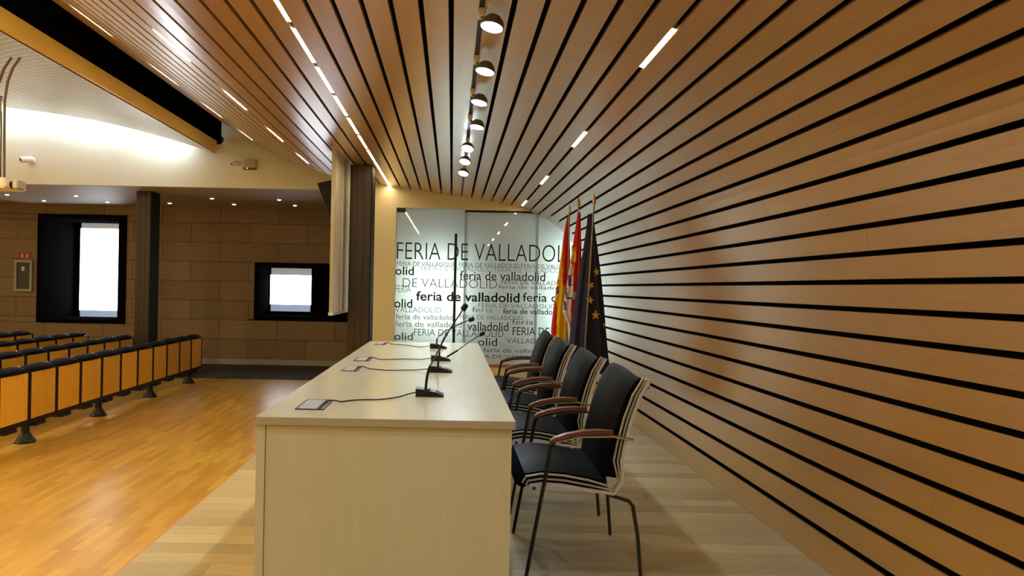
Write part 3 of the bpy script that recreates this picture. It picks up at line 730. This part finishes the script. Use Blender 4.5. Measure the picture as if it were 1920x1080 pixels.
# ------------------------------------------------------------------ flags
def flag(name, d, tip, low, rows, colour, mats, lab, pole_front, finial):
    base_t = at(*tip, d); base_l = at(*low, d); dirv = (base_l-base_t); k = (.03-base_t.z)/dirv.z; foot = base_t+dirv*k
    root = empty(name, (foot.x, d, 0)); tag(root, lab, 'flag', 'flags on poles at the slat wall')
    R = Vector(root.location); yo = -pole_front
    MB().tube([Vector((foot.x, d+yo, .0305))-R, Vector((base_t.x, d+yo, base_t.z-.1))-R], .008, 10).build('pole', 'steel_pole', root)
    MB().tube([Vector((foot.x, d+yo, .0305))-R, Vector((foot.x+(base_t.x-foot.x)*.05, d+yo, .13))-R], .02, 10).build('ferrule', 'dark_metal', root)
    tp = Vector((base_t.x, d+yo, base_t.z))-R
    MB().tube([tp+Vector((0, 0, -.1)), tp+Vector((0, 0, -.085)), tp+Vector((0, 0, -.05)), tp], [.012, .018, .014, .002], 10).build('finial', finial, root, True)
    NV, NA = 70, 56; vs = []; info = []
    for i in range(NV+1):
        py = rows[0][0]+(rows[-1][0]-rows[0][0])*i/NV
        for r0, r1 in zip(rows, rows[1:]):
            if r0[0] <= py <= r1[0]:
                t = (py-r0[0])/(r1[0]-r0[0]); xl = r0[1]+(r1[1]-r0[1])*t; xr = r0[2]+(r1[2]-r0[2])*t; break
        A = at(xl, py, d); B = at(xr, py, d); xc = (A.x+B.x)/2; hw = (B.x-A.x)/2; fall = i/NV
        for j in range(NA):
            an = 2*math.pi*j/NA
            fold = 1+.16*min(1, fall*3)*math.cos(8*an+1.1+fall*.8)+.05*math.cos(13*an)
            # keep the outline, fold the depth
            x = xc+hw*math.cos(an)*(1+.03*(fold-1)); y = d+hw*.62*math.sin(an)*fold
            vs.append(Vector((x, y, A.z+.012*math.sin(3*an)*(1 if i == NV else 0)))-R); info.append((xl+(xr-xl)*(math.cos(an)+1)/2, py, math.sin(an) < 0))
    fs = []; mi = []
    for i in range(NV):
        for j in range(NA):
            f = (i*NA+j, i*NA+(j+1) % NA, (i+1)*NA+(j+1) % NA, (i+1)*NA+j); fs.append(f)
            mi.append(colour(sum(info[q][0] for q in f)/4, sum(info[q][1] for q in f)/4))
    fs += [tuple(range(NA)), tuple(NV*NA+j for j in range(NA))]; mi += [mi[0], mi[-1]]
    m = MB(); m.add(vs, fs); m.mi = mi
    m.build('cloth', mats, root, True)
    return root
def c_eu(x, y): return 0
def c_es(x, y):
    if 508 < y < 552 and x < 1047+ (530-y)*.02: return [2, 1, 3, 1, 0, 3][int((y-508)/7.5) % 6]
    if y > 556 and x < 1043-(y-600)*.02+ (0 if y > 575 else -(575-y)*.25): return 0
    xb = 1056.5-(y-415)*.03 if y < 530 else 1053+(y-530)*.55
    return 0 if x > xb else 1
def c_cl(x, y):
    if 462 < y < 492 and 1071.5 < x < 1079 and (y > 470 or int(x) % 3): return 2
    xb = 1074-(y-480)*.02 if y > 492 else 1060
    if y < 546 and x > xb: return 0
    if (514 < y < 536 and 1064.5 < x < 1070) or (556 < y < 560 and 1060 < x < 1071) or (565 < y < 582 and 1057 < x < 1060.5) or (540 < y < 556 and 1060 < x < 1062.5): return 3
    if y > 562 and x > 1068.5: return 0
    return 1 if y > 495 or x < 1070 else 0
flag('flag', 7.0, (1065.5, 383), (1062, 640), [(408, 1063, 1067), (440, 1057, 1068), (480, 1051.5, 1069), (520, 1046, 1069.5), (560, 1040, 1069), (600, 1035, 1068), (622, 1033, 1067), (646, 1038, 1066)], c_es, ['flag_red', 'flag_yellow', 'flag_white', 'flag_blue'], 'furled red and yellow striped flag on a steel pole nearest the glass', .07, 'white_edge')
flag('flag', 6.6, (1086, 368), (1074, 640), [(398, 1083, 1088.5), (440, 1077, 1089.5), (480, 1071, 1090), (520, 1065, 1091), (560, 1058, 1092), (585, 1055, 1092), (606, 1064, 1092), (640, 1066, 1092)], c_cl, ['flag_red', 'flag_white', 'flag_gold', 'flag_purple'], 'furled red and white quartered flag with castle and lion between two other flags', -.03, 'brass')
eu = flag('flag', 6.2, (1108.5, 366), (1091.5, 650), [(402, 1102, 1112), (430, 1099, 1115.5), (470, 1093, 1121), (510, 1086, 1126), (560, 1078, 1131), (610, 1071, 1135), (650, 1066, 1138.5), (694, 1062, 1143)], c_eu, ['flag_navy'], 'furled dark blue flag with gold stars standing closest to the chairs', .13, 'brass')
for sx, sy, r, rot in ((1119, 510, 8, .2), (1107.5, 535, 8, .5), (1106.5, 563, 8, -.1), (1117, 591, 9.5, 0), (1133, 609, 5, .3)):
    t = (sy-402)/292
    c = at(sx, sy, 6.2); rr = r/F*6.2; hwid = .19*t+.03; 
    xc = at((1107+1102.5)/2-(t*2), sy, 6.2).x; u = max(-.95, min(.95, (c.x-xc)/max(.05, (.035+.165*t)))); yy = 6.2-(.035+.165*t)*.62*math.sqrt(1-u*u)*1.2-.022
    vs = []
    for fr_ in (0, 1):
        for k in range(10):
            a = math.pi/2+rot+k*math.pi/5; q = rr if k % 2 == 0 else rr*.42; vs.append((q*math.cos(a), fr_*.004, q*math.sin(a)))
    fs = [tuple(range(10)), tuple(range(19, 9, -1))]+[(k, 10+k, 10+(k+1) % 10, (k+1) % 10) for k in range(10)]
    o = MB().add(vs, fs).build('star', 'flag_gold', eu); o.location = Vector((c.x*yy/6.2, yy, CH+(c.z-CH)*yy/6.2))-Vector(eu.location)
    o.rotation_euler = (0, 0, math.asin(u)*.6)
fst = empty('flag_stand', (1.2, 6.55, 0)); tag(fst, 'dark floor stand holding the three flag poles', 'flag stand')
MB().box((-.17, -.62, 0), (.17, .58, .03), bev=.008).build('base_plate', 'dark_metal', fst)


# ------------------------------------------------------------------ hall seats on beams
PIT = .479
def seat_proto():
    r = empty('tip_up_seat')
    # faces +x; local y 0..PIT ; z from hall floor
    MB().box((-.006, .05, .24), (.012, PIT-.006, .728), bev=.003).build('seat_panel', 'seat_wood', r)
    MB().box((-.05, .045, .25), (-.008, PIT-.015, .72), bev=.015).build('cushion', 'navy_pad', r, True)
    # folded back pad on top: a flattened rounded pad
    N = 14; vs = []; pr = []
    sec = [(-.17, .752), (-.16, .782), (-.08, .806), (.0, .80), (.035, .776), (.035, .748), (-.06, .738), (-.15, .742)]
    MB().box((-.16, .0465, .7285), (.01, PIT-.002, .7385)).build('top_rail', 'black_plastic', r)
    for i in range(N+1):
        u = i/N; sc = (1-abs(2*u-1)**2.4)**.5 if 0 < i < N else .15
        for x, z in sec: vs.append((-.065+(x+.065)*(.15+.85*sc),   .036+(PIT-.04)*u, .748+(z-.748)*(.12+.88*sc)))
    ns = len(sec); fs = [tuple(range(ns)), tuple(N*ns+k for k in range(ns))]
    for i in range(N):
        for k in range(ns): fs.append((i*ns+k, i*ns+(k+1) % ns, (i+1)*ns+(k+1) % ns, (i+1)*ns+k))
    MB().add(vs, fs).build('back_pad', 'navy_pad', r, True)
    MB().box((-.17, .001, .238), (.016, .046, .745), bev=.006).build('side_support', 'black_plastic', r)
    MB().lathe([(.002, .795), (.011, .79), (.013, .775), (.011, .755)], 10, mat=Matrix.Translation((-.1, .017, 0))).build('hinge_cap', 'chrome', r, True)
    return r
proto = seat_proto()
names = ['front row facing the dais', 'second row from the dais', 'third row from the dais', 'fourth row from the dais']
foot0 = 6.985
first = True; tails = []
for row in range(4):
    X = -4.39-row*1.0
    end = foot0+PIT*10-.02+(-.42, -.42, -.0, -.0)[row]*0
    end = (11.72, 11.3, 11.72, 11.76)[row]
    nS = (12, 9, 6, 4)[row]
    for k in range(nS):
        c = proto if first else copy_tree(proto); first = False
        c.location = (X, end-PIT*(k+1), HF)
        if k == 0: tail = c
        tag(c, 'tip-up seat with orange wooden panel, '+['front row', 'second row', 'third row', 'fourth row'][row]+', '+ORD[k]+' from the grey carpet', 'seat', 'tip-up seats in the '+names[row])
    y0 = end-PIT*nS
    tails.append(tail)
    bm_ = empty('seat_beam', (X-.032, y0, HF)); tag(bm_, 'black floor beam on splayed feet carrying the seats of the '+names[row], 'beam')
    MB().box((-.04, -.02, .19), (.04, nS*PIT, .235), bev=.005).build('beam', 'black_plastic', bm_)
    for k in range(nS): MB().box((-.06, k*PIT+.12, .15), (.05, k*PIT+.3, .19), bev=.004).build('bracket', 'black_plastic', bm_)
    k = 1
    while nS*PIT-PIT*k > -.01 and k <= nS:
        yk = nS*PIT-PIT*k+.03
        MB().tube([(0, yk, .20), (0, yk, .07)], .04, 12).build('post', 'black_plastic', bm_, True)
        MB().lathe([(.105, 0), (.105, .012), (.09, .03), (.055, .085), (.042, .1)], 8, mat=Matrix.Translation((0, yk, 0))).build('foot', 'black_plastic', bm_)
        k += 3

for t in tails: MB().box((-.17, PIT+.001, .238), (.016, PIT+.03, .745), bev=.006).build('end_support', 'black_plastic', t)
# ------------------------------------------------------------------ small wall and ceiling equipment
ex_ = empty('extinguisher_cabinet', at(47, 517, DF-.01)); tag(ex_, 'grey framed fire cabinet with dark glass door on the far wall', 'fire cabinet')
a = at(31, 487, DF); b = at(63, 546, DF); w2 = (b.x-a.x)/2; h2_ = (a.z-b.z)/2
m = MB()
for lo, hi in (((-w2, -h2_), (-w2+.05, h2_)), ((w2-.05, -h2_), (w2, h2_)), ((-w2+.05, h2_-.05), (w2-.05, h2_)), ((-w2+.05, -h2_), (w2-.05, -h2_+.05))): m.box((lo[0], -.07, lo[1]), (hi[0], .0, hi[1]))
m.build('frame', 'grey_frame', ex_)
MB().box((-w2+.05, -.05, -h2_+.05), (w2-.05, -.04, h2_-.05)).build('glass_door', 'dark_door', ex_)
MB().box((-.04, -.056, .1), (.02, -.05, .19)).build('notice', 'sign_white', ex_)
sg = empty('fire_sign', at(47.5, 479.5, DF-.01)); tag(sg, 'small red fire sign with two white pictograms above the cabinet', 'sign')
MB().box((-.12, -.012, -.062), (.12, 0, .062)).build('plate', 'red_sign', sg)
for x in (-.055, .05): MB().box((x-.018, -.016, -.045), (x+.018, -.012, .03)).tube([(x, -.014, .03), (x, -.014, .045)], .012, 8).build('pictogram', 'sign_white', sg)
em = empty('emergency_luminaire', at(470, 309, DB)); tag(em, 'cream emergency exit box with green indicator on the plaster bulkhead', 'emergency light')
MB().box((-.1, -.07, -.06), (.1, 0, .075), bev=.006).build('body', 'cream_edge', em)
MB().box((-.06, -.074, -.03), (.06, -.07, .055)).build('picture_panel', 'soffit', em)
MB().box((-.012, -.078, -.03), (.012, -.074, .02)).tube([(0, -.076, .02), (0, -.076, .045)], .015, 8).build('pictogram', 'cream_edge', em)
MB().box((-.1, -.066, -.085), (.1, 0, -.06)).build('tray', 'brown_metal', em)
MB().lathe([(.001, 0), (.012, .002), (.012, .012), (.001, .014)], 10, mat=Matrix.Translation((-.035, -.07, -.073)) @ Matrix.Rotation(math.pi/2, 4, 'X')).build('indicator', 'green_led', em)
def camera_body(name, px, py, d, lab, s=1.0, dark=False, up=False):
    t = empty(name, at(px, py, d)); tag(t, lab, 'camera')
    mt = 'black_plastic' if dark else 'white_plastic'
    MB().lathe([(.001, 0), (.05*s, 0), (.05*s, .015*s), (.03*s, .02*s)], 16, mat=Matrix.Rotation(math.pi/2, 4, 'X')).build('mount', mt, t, True)
    MB().tube([(0, -.015*s, 0), (-.01*s, -.05*s, -.01*s)], .016*s, 8).build('arm', mt, t)
    MB().tube([(.02*s, -.03*s, .01*s), (.015*s, -.05*s, .008*s), (-.06*s, -.13*s, -.015*s), (-.07*s, -.14*s, -.018*s)], [.03*s, .042*s, .042*s, .036*s], 14).build('housing', mt, t, True)
    MB().tube([(-.07*s, -.14*s, -.018*s), (-.076*s, -.147*s, -.02*s)], .026*s, 12).build('lens', 'black_gloss', t)
camera_body('security_camera', 60, 301, DB, 'small white security camera on the brightly lit bulkhead', 1.15)
camera_body('security_camera', 447, 308, DB, 'small security camera beside the emergency exit box', .9)
camera_body('security_camera', 413, 262, DB-.05, 'dark security camera at the end of the yellow fascia', 1.2, True)
# projector on a bent bracket under the vault
pj = empty('ceiling_projector', at(8, 346, 6.0)); tag(pj, 'white projector on a bent brown bracket below the perforated ceiling', 'projector')
R = Vector(pj.location)
MB().box((-.32, -.14, -.045), (.10, .16, .045), bev=.012).build('body', 'white_plastic', pj, True)
MB().box((-.30, -.146, -.02), (.02, -.14, .025)).build('vent', 'grey_frame', pj)
MB().tube([(.10, -.05, -.01), (.135, -.05, -.01)], .032, 14).build('lens_ring', 'black_plastic', pj)
MB().box((.135, -.1, -.045), (.185, .02, .03), bev=.008).build('lens_housing', 'grey_plate', pj)
for dx, dy in ((0, 0), (-16, .12)):
    P = [at(8+dx, 336, 6.0+dy), at(8+dx, 260, 6.0+dy), at(9+dx, 190, 6.0+dy), at(14+dx, 155, 6.0+dy), at(24+dx, 128, 6.0+dy), at(38+dx, 108, 6.0+dy)]
    MB().tube([p-R for p in P], .011, 8).build('bracket_rail', 'brown_metal', pj, True)
a = at(6, 180, 6.03)-R; b = at(6, 332, 6.03)-R
MB().box((b.x-.2, a.y-.01, b.z), (a.x-.01, a.y+.01, a.z)).build('cover_plate', 'teal_glass', pj)

# ------------------------------------------------------------------ sub-parts hang under the part they belong to
SUB = [('gooseneck_microphone', 'button_panel', 'base'), ('gooseneck_microphone', 'capsule', 'gooseneck'), ('track_spotlight', 'lens', 'head'), ('strip_light', 'diffuser', 'housing'), ('flag', 'star', 'cloth'), ('flag', 'finial', 'pole'),
       ('ceiling_projector', 'vent', 'body'), ('ceiling_projector', 'lens_ring', 'lens_housing'), ('security_camera', 'lens', 'housing'), ('extinguisher_cabinet', 'notice', 'glass_door'), ('emergency_luminaire', 'picture_panel', 'body'),
       ('emergency_luminaire', 'pictogram', 'body'), ('emergency_luminaire', 'indicator', 'tray'), ('fire_sign', 'pictogram', 'plate'), ('loudspeaker', 'grille', 'cabinet'), ('hanging_panel', 'centre_batten', 'sheet'),
       ('tip_up_seat', 'hinge_cap', 'side_support'), ('downlight', 'lens', 'ring'), ('timber_pillar', 'veneer_board', 'core'), ('armchair', 'armrest', 'arm_rail'), ('seat_beam', 'foot', 'post')]
base_name = lambda o: o.name.split('.')[0]
for root in [o for o in C.objects if o.parent is None]:
    kids = list(root.children)
    for rn, cn, pn in SUB:
        if base_name(root) != rn: continue
        ps = [k for k in kids if base_name(k) == pn]; cs = [k for k in kids if base_name(k) == cn]
        for i, c in enumerate(cs):
            if ps: c.parent = min(ps, key=lambda p: (sum((Vector(p.bound_box[0])+Vector(p.bound_box[6])-Vector(c.bound_box[0])-Vector(c.bound_box[6])).xyz[a]**2 for a in range(3)))) if len(ps) > 1 else ps[0]
